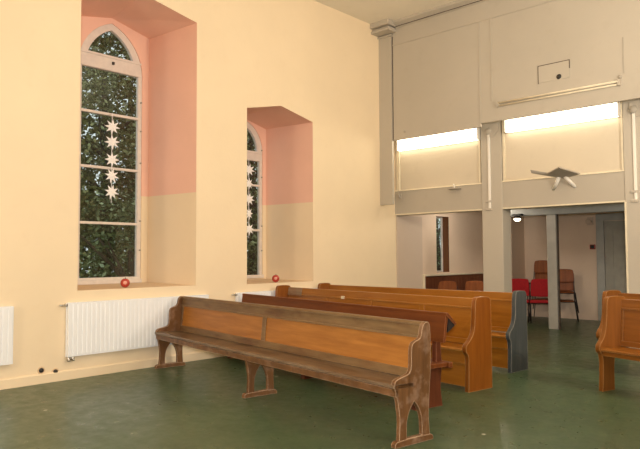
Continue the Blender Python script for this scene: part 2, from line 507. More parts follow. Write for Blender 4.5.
# ------------------------------------------------------------------ windows
def window(name, W, pane_z, transom):
    c, half, zs, za = W['c'], W['half'], W['zs'], W['za']
    fw = 0.065
    mb = MB()
    xf, xb = XB - 0.01, XB - 0.075
    o = lancet(c, half, 1.13, zs, za)
    gz0, gz1 = pane_z[0], pane_z[-1]
    gl = [(c - half + fw, gz0), (c + half - fw, gz0), (c + half - fw, gz1), (c - half + fw, gz1)]
    # arched light: the pointed arch drawn in, cut at the transom
    ai = lancet(c, half - 0.115, zs, zs, za - 0.105, 10)
    zt = transom
    arch = []
    inner = ai[2:]
    up = [p for p in inner if p[1] >= zt]
    def cut(side):
        for a, b in zip(inner[:-1], inner[1:]):
            if (a[1] - zt) * (b[1] - zt) < 0 and (a[0] > c) == (side > 0):
                t = (zt - a[1]) / (b[1] - a[1]); return (a[0] + t * (b[0] - a[0]), zt)
    hw = half - 0.115
    arch = [cut(-1) or (c - hw, zt), cut(1) or (c + hw, zt)] + [p for p in up if p[1] > zt + 1e-4]
    mb.prism(o, xf, xb, 'X', [gl, arch])
    fr = struct(mb.build(name, M['frame'], bevel=0.006))
    b = MB()
    for z in pane_z[1:-1]:
        b.box(xf + 0.004, xb, c - half + fw - 0.005, c + half - fw + 0.005, z - 0.018, z + 0.018)
    b.build('glazing_bar', M['frame'], fr)
    r = MB().box(xf + 0.012, xf, c - half + 0.02, c + half - 0.02, gz1 + 0.005, gz1 + 0.03)
    r.box(xf + 0.014, xf, c - half + 0.02, c + half - 0.02, zt - 0.04, zt - 0.015)
    r.build('transom', M['frame'], fr)
    xg = XB - 0.045
    for z0, z1 in zip(pane_z[:-1], pane_z[1:]):
        MB().box(xg, xg - 0.004, c - half + fw - 0.01, c + half - fw + 0.01, z0 - 0.01, z1 + 0.01).build('pane', M['glass'], fr)
    MB().prism([(c + (p[0] - c) * 1.02, p[1]) for p in arch], xg, xg - 0.004, 'X').build('pane', M['glass'], fr)
    MB().box(xf, xf + 0.05, c - half - 0.0, c + half, 1.10, 1.16).build('window_ledge', M['frame'], fr, bevel=0.008)
    MB().box(xf, xf + 0.03, c + 0.01, c + 0.04, gz1 + 0.10, gz1 + 0.14).build('latch', M['black'], fr)
    # iron pins left in the frame
    q = MB()
    for z in (3.9, 3.45, 2.95, 2.05, 1.6):
        if z < gz1 + 0.3: q.tube([(xf, c + half - 0.02, z), (xf + 0.025, c + half - 0.02, z)], 0.012, 8)
    q.build('frame_pin', M['bracket'], fr)
    return fr
window('window_1', W1, [1.195, 2.00, 2.825, 3.64, 4.30], 4.535)
window('window_2', W2, [1.15, 1.97, 2.79, 3.24], 3.42)
# narrow window under the gallery
mb = MB()
y0, y1, z0, z1 = 11.94, 12.455, 1.12, 2.36
for a, b in (((y0, z0), (y1, z0)), ((y1, z0), (y1, z1)), ((y1, z1), (y0, z1)), ((y0, z1), (y0, z0))):
    mb.add([(XW, *a), (XW, *b), (XW - 0.2, *b), (XW - 0.2, *a)], [(0, 1, 2, 3)])
w3 = struct(mb.build('window_3', M['reveal']))
mb = MB().prism([(y0, z0), (y1, z0), (y1, z1), (y0, z1)], XW - 0.16, XW - 0.2, 'X', [[(y0 + .03, z0 + .03), (y1 - .03, z0 + .03), (y1 - .03, z1 - .03), (y0 + .03, z1 - .03)]])
mb.build('window_frame', M['frame'], w3)
MB().box(XW - 0.178, XW - 0.182, y0 + .02, y1 - .02, z0 + .02, z1 - .02).build('pane', M['glass'], w3)

# wainscot on the left wall under the gallery
mb = MB().box(XW + 0.0, XW + 0.05, 11.38, 14.2, 0, 1.05)
y = 11.38
while y < 14.15:
    mb.box(XW + 0.05, XW + 0.056, y + 0.006, y + 0.114, 0.12, 1.0); y += 0.12
wsc = struct(mb.build('trim_wainscot', M['wainscot']))
MB().box(XW, XW + 0.085, 11.37, 14.2, 1.05, 1.085).box(XW, XW + 0.075, 11.355, 11.38, 0, 1.085).build('cap_rail', M['cream_edge'], wsc, bevel=0.006)

# grey post and beam standing inside the room
pb = struct(MB().box(-6.6, XR, 12.56, 12.74, 2.31, ZR).build('trim_beam', M['bluegrey'], bevel=0.006))
mb = MB().box(-5.41, -5.215, 12.58, 12.72, 0, 2.31)
struct(mb.build('trim_post', M['postgrey'], bevel=0.01))
struct(MB().box(-5.212, -5.19, 12.62, 12.66, 0.0, 2.31).build('trim_post_edge', M['darkgap']))

# grey door at the back
d = struct(MB().prism([(-5.23, 0), (-3.9, 0), (-3.9, 2.42), (-5.23, 2.42)], YR - 0.05, YR, 'Y',
        [[(-5.06, 0.004), (-4.05, 0.004), (-4.05, 2.26), (-5.06, 2.26)]]).build('door_1', M['bluegrey'], bevel=0.006))
mb = MB().box(-5.05, -4.06, YR - 0.022, YR - 0.002, 0.01, 2.25)
for (a, b_, c_, e) in ((-4.90, -4.62, 0.2, 1.0), (-4.48, -4.2, 0.2, 1.0), (-4.90, -4.62, 1.15, 2.1), (-4.48, -4.2, 1.15, 2.1)):
    mb.prism([(a, c_), (b_, c_), (b_, e), (a, e)], YR - 0.03, YR - 0.02, 'Y', [[(a + .03, c_ + .03), (b_ - .03, c_ + .03), (b_ - .03, e - .03), (a + .03, e - .03)]])
lf = mb.build('door_leaf', M['doorpaint'], d)
MB().tube([(-4.16, YR - 0.03, 1.02), (-4.16, YR - 0.08, 1.02), (-4.28, YR - 0.08, 1.02)], 0.01, 8).build('door_handle', M['chrome'], d)

# ------------------------------------------------------------------ fluorescent fittings
def fluoro(label, x0, x1, z1, h):
    t = thing('fluorescent_light', label, 'light', ((x0 + x1) / 2, YL - 0.072, z1), 0, 'fluorescent lights under the gallery front')
    L = (x1 - x0) / 2
    MB().box(-L, L, 0.0, 0.075, -0.05, -0.0).box(-L, L, 0.05, 0.075, -h, 0).box(-L, L, -0.02, 0.0, -0.03, 0.0).box(-L, L, 0.055, 0.075, -h - 0.008, -h).build('housing', M['white'], t, bevel=0.004)
    pr = smooth_poly([(0.05, -0.012), (-0.01, -0.012), (-0.03, -0.05), (-0.03, -h + 0.05), (-0.01, -h), (0.05, -h)], 2, (0, 5))
    MB().prism(pr, -L + 0.025, L - 0.025, 'X', smooth=True).build('diffuser', M['tube'], t)
    for s in (-1, 1):
        MB().box(s * L - 0.0125, s * L + 0.0125, -0.035, 0.075, -h - 0.004, 0.0).build('end_cap', M['white'], t, bevel=0.004)
fluoro('long fluorescent light on the left, glowing above the hanging hook panel', -7.50, -5.70, 3.845, 0.24)
fluoro('long fluorescent light on the right, glowing above the diamond bracket', -5.17, -3.26, 3.90, 0.238)

# small fittings on the gallery front
h = thing('access_hatch', 'small square-cornered grey hatch with a round hole on the upper gallery front', 'hatch', (-4.1, YG + 0.004, 4.43))
MB().box(-0.25, 0.25, -0.012, 0, -0.13, 0.145).build('hatch_panel', M['gallery'], h)
q = MB().box(-0.262, -0.25, -0.014, 0, -0.14, 0.15).box(-0.262, 0.262, -0.014, 0, 0.145, 0.157).box(0.25, 0.262, -0.014, 0, 0.02, 0.157)
q.build('hatch_edge', M['darkgap'], h)
MB().lathe([(0.0, -0.016), (0.04, -0.016), (0.042, -0.012)], (0.085, 0, -0.085), 20, 'Y').build('hole', M['black'], h)
r = thing('batten', 'long pale double batten fixed along the gallery front above the right fluorescent light', 'batten', (-4.09, YG + 0.004, 4.075))
q = MB()
q.tube([(-0.99, -0.035, 0.015), (0.99, -0.035, 0.015)], 0.016, 10).build('rod', M['cream_edge'], r)
MB().tube([(-0.99, -0.025, -0.03), (0.99, -0.025, -0.03)], 0.014, 10).build('rod', M['cream_edge'], r)
for x in (-0.985, 0.985):
    MB().box(x - 0.02, x + 0.02, -0.05, 0, -0.05, 0.05).build('rod_holder', M['gallery'], r, bevel=0.004)
for nm, lb, x, z, rr in (('knob', 'small dark knob at the right end of the pale double batten', -3.09, 4.16, 0.03), ('knob', 'small dark knob on the gallery front above the left fluorescent light', -7.02, 3.87, 0.024)):
    o = MB().lathe([(0, -0.03), (rr * 0.8, -0.028), (rr, -0.015), (rr * 0.7, 0)], (0, 0, 0), 16, 'Y').build(nm, M['bracket'], loc=(x, YG + 0.004, z))
    tag(o, lb, 'knob')

def conduit(label, x):
    t = thing('conduit', label, 'pipe', (x, YL - 0.041, 2.3), 0, 'white conduits on the gallery columns')
    MB().box(-0.022, 0.022, -0.03, 0, 0.0, 1.40).build('pipe', M['white'], t, bevel=0.008)
    for z in (0.16, 0.02):
        MB().box(-0.07, 0.03, -0.035, 0.0, z - 0.018, z + 0.018).build('clip', M['column'], t, bevel=0.004)
    MB().lathe([(0, -0.06), (0.05, -0.055), (0.062, -0.03), (0.062, 0)], (0, 0, 1.43), 16, 'Y').build('junction_box', M['column'], t)
conduit('slim white conduit running down the column between the two fluorescent lights', -5.502)
conduit('slim white conduit running down the column at the right edge', -3.05)

# diamond bracket with two white struts
t = thing('diamond_bracket', 'flat grey diamond-shaped bracket with a pointed arm and two white struts', 'bracket', (-4.15, YL - 0.026, 2.8))
def rel(p): return (p[0] + 4.15, p[1] - YL + 0.026, p[2] - 2.8)
top = [rel(p) for p in ((-4.04, 9.92, 2.895), (-3.82, 10.22, 2.80), (-4.16, 10.38, 2.775), (-4.38, 10.18, 2.83))]
mb = MB()
mb.add(top + [(p[0], p[1], p[2] - 0.02) for p in top], [(0, 1, 2, 3), (7, 6, 5, 4), (0, 4, 5, 1), (1, 5, 6, 2), (2, 6, 7, 3), (3, 7, 4, 0)])
mb.build('plate', M['bracket'], t)
arm = [rel(p) for p in ((-4.56, 10.02, 2.905), (-4.56, 10.05, 2.87), (-4.24, 10.29, 2.79), (-4.30, 10.17, 2.84))]
mb = MB().add(arm + [(p[0], p[1] + 0.01, p[2] - 0.018) for p in arm], [(0, 1, 2, 3), (7, 6, 5, 4), (0, 4, 5, 1), (1, 5, 6, 2), (2, 6, 7, 3), (3, 7, 4, 0)])
mb.build('arm', M['bracket'], t)
MB().tube([rel((-4.20, 10.30, 2.77)), rel((-4.35, 10.44, 2.59))], 0.03, 10).build('strut', M['white'], t)
MB().tube([rel((-4.10, 10.30, 2.775)), rel((-3.985, 10.44, 2.605))], 0.03, 10).build('strut', M['white'], t)

t = thing('wall_hook', 'small dark bracket sticking out below the left fluorescent light', 'hook', (-6.22, YL - 0.03, 2.74))
MB().box(-0.10, 0.13, -0.12, 0.0, -0.01, 0.012).build('plate', M['bracket'], t, bevel=0.003)
MB().tube([(0.02, -0.05, 0.0), (0.0, -0.06, 0.09)], 0.014, 8).build('peg', M['white'], t)
t = thing('wall_hook', 'small dark slanting peg at the left end of the lower gallery panel', 'hook', (-7.49, YL - 0.03, 2.69))
MB().tube([(-0.03, -0.03, 0.06), (0.03, -0.05, -0.04)], 0.016, 8).build('peg', M['bracket'], t)
MB().box(-0.04, 0.04, -0.012, 0, -0.06, 0.06).build('plate', M['gallery'], t)

# ------------------------------------------------------------------ left wall fittings
def radiator(label, y0, y1, valve=True):
    t = thing('radiator', label, 'radiator', (XW, y0, 0.28), 0, 'white panel radiators on the yellow wall')
    L = y1 - y0; z1 = 0.655; d = 0.062
    # fluted front sheet
    n = int(round(L / 0.06)); prof = [(0.018, 0.0), (d - 0.006, 0.0)]
    for i in range(n):
        a = L * i / n; w = L / n
        prof += [(d, a + w * 0.12), (d, a + w * 0.78), (d - 0.007, a + w * 0.88)]
    prof += [(d - 0.006, L), (0.018, L)]
    mb = MB().prism([(p[0], p[1]) for p in prof], 0.02, z1 - 0.02, 'Z')
    mb.box(0.018, d - 0.002, 0, L, 0, 0.022).box(0.018, d - 0.002, 0, L, z1 - 0.022, z1)
    mb.build('panel', M['radiator'], t)
    g = MB().box(0.006, 0.02, -0.006, L + 0.006, 0.0, z1 + 0.002)
    for i in range(int(L / 0.03)):
        g.box(0.02, d - 0.004, i * 0.03 + 0.004, i * 0.03 + 0.012, z1, z1 + 0.006)
    g.build('grille', M['radiator'], t)
    MB().box(0.0, 0.02, 0.1, L - 0.1, z1 * 0.45, z1 * 0.55).build('mounting_rail', M['chrome'], t)
    if valve:
        MB().tube([(0.035, -0.005, z1 - 0.025), (0.035, -0.035, z1 - 0.025)], 0.018, 10).tube([(0.035, -0.035, z1 - 0.025), (0.035, -0.10, z1 - 0.022)], 0.010, 10).build('air_vent', M['chrome'], t)
        for y in (0.02, 0.075):
            v = MB().tube([(0.035, y, 0.0), (0.035, y, -0.055)], 0.02, 10)
            v.lathe([(0.0, 0.07), (0.012, 0.07), (0.016, 0.04), (0.016, 0.0)], (0.0, y, -0.04), 10, 'X')
            v.build('valve', M['chrome'], t)
    return t
radiator('white fluted radiator under the tall window, behind the end of the front pew', 3.60, 5.72)
radiator('white fluted radiator cut off at the left edge of the photo', 0.85, 2.955, False)
radiator('white fluted radiator mostly hidden behind the pews, under the shorter window', 6.27, 8.25)
for lb, y, z in (('dark round pipe hole in the yellow wall, nearer the left radiator', 3.305, 0.155), ('dark round pipe hole in the yellow wall, nearer the radiator under the tall window', 3.475, 0.117)):
    t = thing('pipe_hole', lb, 'pipe hole', (XW, y, z), 0, 'pipe holes low in the yellow wall')
    MB().lathe([(0.0, 0.018), (0.022, 0.018), (0.028, 0.012), (0.028, 0.0)], (0, 0, 0), 16, 'X').build('cap', M['black'], t)
    MB().lathe([(0.028, 0.0), (0.028, 0.006), (0.042, 0.003), (0.045, 0.0)], (0, 0, 0), 16, 'X').build('rim', M['sill'], t)

# garlands of paper stars
def star_mesh():
    mb = MB()
    n = 8; vs = [(0.02, 0, 0), (-0.02, 0, 0)]
    for i in range(2 * n):
        a = PI * i / n; r = 0.118 if i % 2 == 0 else 0.054
        vs.append((0.0, r * math.sin(a), r * math.cos(a)))
    fs = []
    for i in range(2 * n):
        j = (i + 1) % (2 * n)
        fs += [(0, 2 + i, 2 + j), (1, 2 + j, 2 + i)]
    mb.add(vs, fs)
    return mb
star_src = None
def garland(label, y, zs, ztop, zbot):
    global star_src
    x = XB + 0.06
    t = thing('star_garland', label, 'garland', (x, y, ztop), 0, 'paper star garlands hanging in the windows')
    MB().tube([(0, 0, 0), (0, 0, zbot - ztop)], 0.005, 6).build('string', M['paper'], t)
    MB().tube([(0, 0, 0), (-0.065, 0, 0.0)], 0.006, 6).build('hook', M['paper'], t)
    for i, z in enumerate(zs):
        if star_src is None:
            o = star_mesh().build('paper_star', M['paper'], t); star_src = o
        else:
            o = star_src.copy(); COL.objects.link(o); o.parent = t
        o.location = (0.01, 0, z - ztop)
        o.rotation_euler = (random.uniform(-.25, .25), 0, random.uniform(-.3, .3))
garland('string of five white paper stars hanging in the tall left window', 4.755, (3.435, 3.21, 2.945, 2.70, 2.46), 3.64, 2.3)
garland('string of white paper stars half hidden in the shorter window', 7.43, (3.05, 2.80, 2.52, 2.26, 1.98), 3.24, 1.82)

# red ornaments on the sills
def ornament(label, loc):
    t = thing('red_ornament', label, 'ornament', loc, 0, 'red ornaments on the window sills')
    R = 0.062
    MB().lathe([(0.012, 0.0)] + [(R * math.cos(a), R + R * math.sin(a)) for a in [(-1.35 + 2.6 * i / 14) for i in range(15)]] + [(0.006, 2 * R - 0.006)], (0, 0, 0), 24).build('body', M['red'], t)
    MB().tube([(0, 0, 2 * R - 0.008), (0.004, 0.002, 2 * R + 0.012)], 0.005, 8).build('stem', M['darkmetal'], t)
    a = math.atan2(-loc[1], -loc[0])
    o = MB().lathe([(0, 0.012), (0.016, 0.010), (0.026, 0.0)], (0, 0, 0), 16, 'X').build('highlight_spot', M['red_highlight'], t)  # highlight painted as a pale disc on the side towards the camera
    o.location = (math.cos(a) * (R - 0.006), math.sin(a) * (R - 0.006), R + 0.004); o.rotation_euler = (0, 0, a)
ornament('small round red ornament on the sill of the tall window', (-7.80, 4.50, 1.083))
ornament('small round red ornament on the sill of the shorter window', (-7.70, 7.19, 1.064))

# ------------------------------------------------------------------ pews
def place(name, label, left, right, group='old wooden church pews'):
    """left/right: floor positions of the front foot at each end; returns empty and length"""
    lv, rv = Vector(left), Vector(right)
    d = rv - lv
    t = thing(name, label, 'pew', (lv.x, lv.y, 0), math.atan2(d.y, d.x), group)
    return t, d.length

def frame_back(t, L, y0, y1, z0, z1, npan, mats, rail=0.11, low=0.07, stile=0.07, th=0.035):
    """framed and panelled back leaning from y0 at the bottom to y1 at the top"""
    def lean(mb):
        mb.v = [(x, y + y0 + (y1 - y0) * (z - z0) / (z1 - z0), z) for x, y, z in mb.v]
        return mb
    lean(MB().box(0.04, L - 0.04, 0, th, z1 - rail, z1)).build('top_rail', mats[0], t, bevel=0.008)
    lean(MB().box(0.04, L - 0.04, 0, th, z0, z0 + low)).build('bottom_rail', mats[0], t, bevel=0.006)
    fr = [i / npan for i in range(npan + 1)] if isinstance(npan, int) else npan
    for i in range(len(fr)):
        xc = 0.04 + fr[i] * (L - 0.08)
        w = (fr[min(i + 1, len(fr) - 1)] - fr[i]) * (L - 0.08)
        a, b = (max(0.04, xc - stile / 2), min(L - 0.04, xc + stile / 2))
        lean(MB().box(a, b, 0.002, th, z0 + low, z1 - rail)).build('stile', mats[1], t, bevel=0.004)
        if i < len(fr) - 1:
            lean(MB().box(xc + stile / 2 - 0.01, xc + w - stile / 2 + 0.01, 0.014, th - 0.006, z0 + low - 0.01, z1 - rail + 0.01)).build('back_panel', mats[2], t)
    # moulding under the top rail
    lean(MB().box(0.05, L - 0.05, -0.008, 0.012, z1 - rail - 0.014, z1 - rail + 0.004)).build('rail_moulding', mats[0], t, bevel=0.004)

# --- front pew, arched ends
def worn_pew(label, left, right):
    t, L = place('church_pew', label, left, right)
    D, Hh = 0.40, 0.945
    prof = [(0.035, 0.04), (0.05, 0.20), (0.03, 0.33), (0.005, 0.42), (-0.012, 0.455), (-0.012, 0.505), (0.02, 0.528), (0.12, 0.545), (0.175, 0.56), (0.195, 0.61), (0.195, 0.74), (0.21, 0.79), (0.25, 0.81), (0.30, 0.82), (0.325, 0.85), (0.335, 0.91), (0.365, 0.95), (0.41, 0.955), (0.44, 0.92), (0.44, 0.6), (0.42, 0.42), (0.40, 0.2), (0.415, 0.04)]
    prof = [(p[0] * 0.92, p[1]) for p in smooth_poly(prof, 2, (0, 22))]
    arch = lancet(0.205, 0.088, 0.055, 0.14, 0.335)
    th = 0.038
    for x in (0, L - th):
        e = MB().prism(prof, x, x + th, 'X', [arch], smooth=True).build('end_panel', M['oldend'], t, bevel=0.006)
        MB().prism(smooth_poly([(-0.015, 0), (-0.015, 0.035), (0.02, 0.052), (0.38, 0.052), (0.415, 0.035), (0.415, 0)], 1, (0, 5)), x - 0.006, x + th + 0.006, 'X').build('foot_rail', M['oldend'], e, bevel=0.005)
    leg = [(0.035, 0.04), (0.05, 0.20), (0.03, 0.33), (0.005, 0.425), (0.44, 0.425), (0.42, 0.33), (0.40, 0.2), (0.415, 0.04)]
    leg = [(p[0] * 0.88, p[1]) for p in smooth_poly(leg, 2, (0, 3, 4, 7))]
    xm = L * 0.503
    g = MB().prism(leg, xm - 0.022, xm + 0.022, 'X', [lancet(0.195, 0.085, 0.055, 0.14, 0.335)], smooth=True).build('middle_leg', M['oldend'], t, bevel=0.006)
    MB().prism(smooth_poly([(-0.015, 0), (-0.015, 0.035), (0.02, 0.052), (0.36, 0.052), (0.395, 0.035), (0.395, 0)], 1, (0, 5)), xm - 0.03, xm + 0.03, 'X').build('foot_rail', M['oldend'], g, bevel=0.005)
    # seat of two planks with a rounded nose and a front apron
    nose = smooth_poly([(-0.02, 0.452), (-0.02, 0.482), (0.0, 0.49), (0.20, 0.484), (0.20, 0.452)], 2, (3, 4))
    MB().prism(nose, 0.0, L, 'X', smooth=False).build('seat_plank', M['oldseat'], t)
    MB().prism([(0.204, 0.452), (0.204, 0.483), (0.355, 0.478), (0.355, 0.452)], th, L - th, 'X').build('seat_plank', M['oldseat'], t, bevel=0.003)
    MB().box(0.0, L, 0.0, 0.03, 0.39, 0.452).build('apron', M['oldend'], t, bevel=0.006)
    frame_back(t, L, 0.325, 0.37, 0.48, 0.93, [0, 0.465, 1], (M['oldwood'], M['oldwood'], M['oldpanel']), rail=0.10, low=0.075, stile=0.075)
    MB().prism(smooth_poly([(0.352, 0.925), (0.352, 0.94), (0.365, 0.952), (0.40, 0.952), (0.412, 0.94), (0.412, 0.925)], 1, (0, 5)), 0.02, L - 0.02, 'X').build('cap_rail', M['oldwood'], t, bevel=0.004)
    return t
worn_pew('weathered brown front pew with arched open end supports, nearest the camera', (-7.485, 4.785), (-2.98, 4.06))

# --- second pew: red mahogany with a sloping book rest behind
def mahogany_pew(label, left, right):
    t, L = place('church_pew', label, left, right)
    MB().prism([(0.30, 0.64), (0.33, 0.64), (0.375, 0.925), (0.34, 0.925)], 0, L, 'X').build('backrest', M['mahogany'], t, bevel=0.006)
    MB().prism([(0.335, 0.905), (0.335, 0.93), (0.36, 0.933), (0.475, 0.82), (0.46, 0.80)], 0.0, L + 0.015, 'X').build('book_rest', M['mahogany'], t, bevel=0.004)
    for x in (0.05, L / 2, L - 0.004):
        MB().prism([(0.355, 0.74), (0.455, 0.80), (0.375, 0.89)], x - 0.012, x + 0.012, 'X').build('book_rest_bracket', M['darkmetal'], t)
    MB().prism(smooth_poly([(-0.01, 0.40), (-0.01, 0.43), (0.01, 0.445), (0.40, 0.435), (0.40, 0.40)], 1, (3, 4)), 0.02, L - 0.04, 'X').build('seat', M['mahogany'], t)
    MB().box(0.02, L - 0.01, 0.39, 0.44, 0.385, 0.44).build('seat_rail', M['mahogany'], t, bevel=0.008)
    for x in (0.14, L * 0.5, L - 0.15):
        MB().prism(smooth_poly([(0.03, 0), (0.06, 0.2), (0.02, 0.40), (0.40, 0.40), (0.37, 0.2), (0.40, 0)], 2, (0, 2, 3, 5)), x - 0.035, x + 0.035, 'X').build('leg', M['mahoganyZ'], t, bevel=0.006)
        MB().prism([(0.32, 0.43), (0.40, 0.43), (0.375, 0.8), (0.33, 0.8)], x - 0.028, x + 0.028, 'X').build('back_post', M['mahoganyZ'], t, bevel=0.006)
    return t
mahogany_pew('dark red mahogany pew with a sloping book rest, second from the front', (-7.535, 5.95), (-3.44, 5.10))

# --- panelled pews with solid ends
PROF = smooth_poly([(0.01, 0), (0.025, 0.30), (0.015, 0.40), (-0.025, 0.43), (-0.035, 0.47), (-0.02, 0.515), (0.06, 0.56), (0.125, 0.63), (0.155, 0.75), (0.165, 0.95), (0.185, 1.015), (0.23, 1.03), (0.43, 1.03), (0.475, 1.00), (0.485, 0.95), (0.485, 0)], 2, (0, 15))
PROF = [(p[0] * 0.87, p[1]) for p in PROF]
PROF_OPEN = smooth_poly([(0.01, 0), (0.03, 0.25), (0.02, 0.40), (-0.025, 0.43), (-0.035, 0.47), (-0.02, 0.515), (0.045, 0.57), (0.085, 0.66), (0.105, 0.78), (0.115, 0.96), (0.135, 1.015), (0.18, 1.03), (0.40, 1.03), (0.45, 1.00), (0.46, 0.95), (0.46, 0.50), (0.42, 0.43), (0.26, 0.40), (0.21, 0.32), (0.21, 0)], 2, (0, 19))
def panelled_pew(label, left, right, mw, me_l, me_r, npan=4, seat_z=0.47, kick=True, plate=None, worn_corner=False):
    t, L = place('church_pew', label, left, right)
    th = 0.055
    for x, m in ((0, me_l), (L - th, me_r)):
        e = MB().prism(PROF if kick else PROF_OPEN, x, x + th, 'X', smooth=True).build('end_panel', m, t, bevel=0.006)
    # upright stop on the inside of the ends, seat, apron and kickboard
    MB().prism(smooth_poly([(-0.01, seat_z - 0.035), (-0.01, seat_z - 0.008), (0.015, seat_z + 0.003), (0.35, seat_z - 0.008), (0.35, seat_z - 0.035)], 1, (3, 4)), th, L - th, 'X').build('seat', mw, t)
    MB().box(th, L - th, 0.02, 0.045, 0.30 if kick else 0.385, seat_z - 0.035).build('apron', mw, t, bevel=0.006)
    if kick:
        MB().box(th, L - th, 0.05, 0.07, 0.045, 0.31).build('kickboard', mw, t)
        MB().box(th, L - th, 0.03, 0.075, 0.285, 0.303).build('kick_moulding', mw, t, bevel=0.005)
    frame_back(t, L, 0.33, 0.375, seat_z, 0.995, npan, (mw, mw, mw), rail=0.10, low=0.06, stile=0.08)
    if plate:
        MB().box(plate * L - 0.03, plate * L + 0.03, 0.345, 0.372, 0.875, 0.915).build('number_plate', M['cream_edge'], t, bevel=0.003)
    if worn_corner:
        MB().prism([(0.345, 0.875), (0.366, 0.997), (0.378, 0.997), (0.357, 0.875)], 0.06, 0.42, 'X').build('worn_patch', M['amber_dark'], t)
    return t
panelled_pew('amber varnished pew with solid amber ends, third from the front', (-7.49, 6.82), (-3.58, 6.205), M['amber'], M['amberZ'], M['amberZ'], plate=0.36, worn_corner=True)
panelled_pew('amber varnished pew with one end painted dark blue-grey, rearmost of the row', (-7.49, 7.82), (-3.755, 7.575), M['amber'], M['amberZ'], M['bluepaint'])
p = panelled_pew('glossy honey-coloured pew at the right edge of the photo', (-2.57, 7.24), (0.75, 6.22), M['honey'], M['honeyZ'], M['honeyZ'], kick=False)
panelled_pew('honey-coloured pew standing behind the glossy pew at the right edge', (-2.98, 8.42), (0.4, 7.5), M['honey'], M['honeyZ'], M['honeyZ'], kick=False)

# ------------------------------------------------------------------ chairs under the gallery
def chair_frame(t, w, d, sz, h, mat, r=0.011, sp=0.0, ins=0.0):
    for sx in (-1, 1):
        MB().tube([(sx * (w / 2 + sp), 0.02, 0), (sx * w / 2, 0.05, sz)], r, 8).build('leg', mat, t)
        MB().tube([(sx * (w / 2 + sp), d + 0.03, 0), (sx * w / 2, d - 0.03, sz), (sx * w / 2 * 0.98, d, sz + 0.15), (sx * w / 2 * 0.96, d + 0.05, h)], r, 8).build('leg', mat, t)
    f = MB()
    for a, b in (((-w / 2, 0.05), (w / 2, 0.05)), ((-w / 2, d - 0.03), (w / 2, d - 0.03)), ((ins - w / 2, 0.05), (ins - w / 2, d - 0.03)), ((w / 2 - ins, 0.05), (w / 2 - ins, d - 0.03))):
        f.tube([(*a, sz - 0.02), (*b, sz - 0.02)], r * 0.9, 8)
    f.build('seat_frame', mat, t)

def red_chair(label, loc, rz):
    t = thing('red_chair', label, 'chair', loc, rz, 'red upholstered chairs under the gallery')
    w, d, sz = 0.46, 0.44, 0.45
    chair_frame(t, w, d, sz, 0.86, M['darkmetal'])
    MB().prism(smooth_poly([(0.0, sz - 0.02), (-0.01, sz + 0.03), (0.03, sz + 0.055), (d - 0.04, sz + 0.045), (d - 0.02, sz - 0.02)], 2), -w / 2 - 0.01, w / 2 + 0.01, 'X', smooth=True).build('seat', M['redfabric'], t, bevel=0.012)
    def bend(mb):
        mb.v = [(x, y + 0.06 * (z - 0.6) + 0.10 * x * x * -1, z) for x, y, z in mb.v]; return mb
    bk = smooth_poly([(-w / 2, 0.60), (-w / 2 + 0.02, 0.56), (w / 2 - 0.02, 0.56), (w / 2, 0.60), (w / 2 - 0.01, 0.92), (w / 2 - 0.06, 0.955), (-w / 2 + 0.06, 0.955), (-w / 2 + 0.01, 0.92)], 2)
    bend(MB().prism(bk, d - 0.035, d + 0.02, 'Y')).build('backrest', M['redfabric'], t, bevel=0.012)
    return t

def brown_chair(label, loc, rz, group='brown plywood stacking chairs'):
    t = thing('brown_chair', label, 'chair', loc, rz, group)
    w, d, sz = 0.40, 0.40, 0.45
    chair_frame(t, w, d, sz, 0.86, M['darkmetal'], 0.011, 0.062, 0.035)
    MB().prism(smooth_poly([(0.0, sz - 0.012), (0.0, sz + 0.004), (0.03, sz + 0.014), (d - 0.08, sz + 0.0), (d, sz + 0.02), (d, sz + 0.005), (d - 0.08, sz - 0.014)], 1), 0.03 - w / 2, w / 2 - 0.03, 'X', smooth=True).build('seat', M['brown_chair'], t)
    bk = smooth_poly([(-w / 2, 0.70), (-w / 2 + 0.03, 0.66), (w / 2 - 0.03, 0.66), (w / 2, 0.70), (w / 2 - 0.005, 0.92), (w / 2 - 0.05, 0.965), (-w / 2 + 0.05, 0.965), (-w / 2 + 0.005, 0.92)], 2)
    mb = MB().prism(bk, d + 0.005, d + 0.02, 'Y')
    mb.v = [(x, y + 0.1 * (z - 0.66) - 0.5 * x * x + 0.012, z) for x, y, z in mb.v]
    mb.build('backrest', M['brown_chair'], t, bevel=0.004)
    return t

R = math.radians
src = brown_chair('brown plywood chair by the wainscot, left of the pair', (-6.93, 10.98, 0), R(12))
c = copy_tree(src); c.location = (-6.53, 11.38, 0); c['label'] = 'brown plywood chair by the wainscot, right of the pair next to the column'
src_r = red_chair('red upholstered chair in front of the chair stacks, leftmost', (-6.42, 13.30, 0), R(20))
c = copy_tree(src_r); c.location = (-5.91, 13.41, 0); c.rotation_euler.z = R(24); c['label'] = 'red upholstered chair in front of the chair stacks, beside the grey post'
# stacks of brown chairs behind the red ones
for (x, y, n, rz, where) in ((-6.36, 14.32, 3, R(8), 'tall stack behind the red chairs'), (-5.70, 14.2, 2, R(24), 'low stack right of the grey post')):
    for k in range(n):
        c = copy_tree(src)
        c.location = (x + 0.06 * k * math.sin(rz), y - 0.06 * k * math.cos(rz), 0.2 * k); c.rotation_euler.z = rz
        c['label'] = 'brown plywood chair, %s of the %s' % (('bottom', 'top' if n == 2 else 'middle', 'top')[k], where)

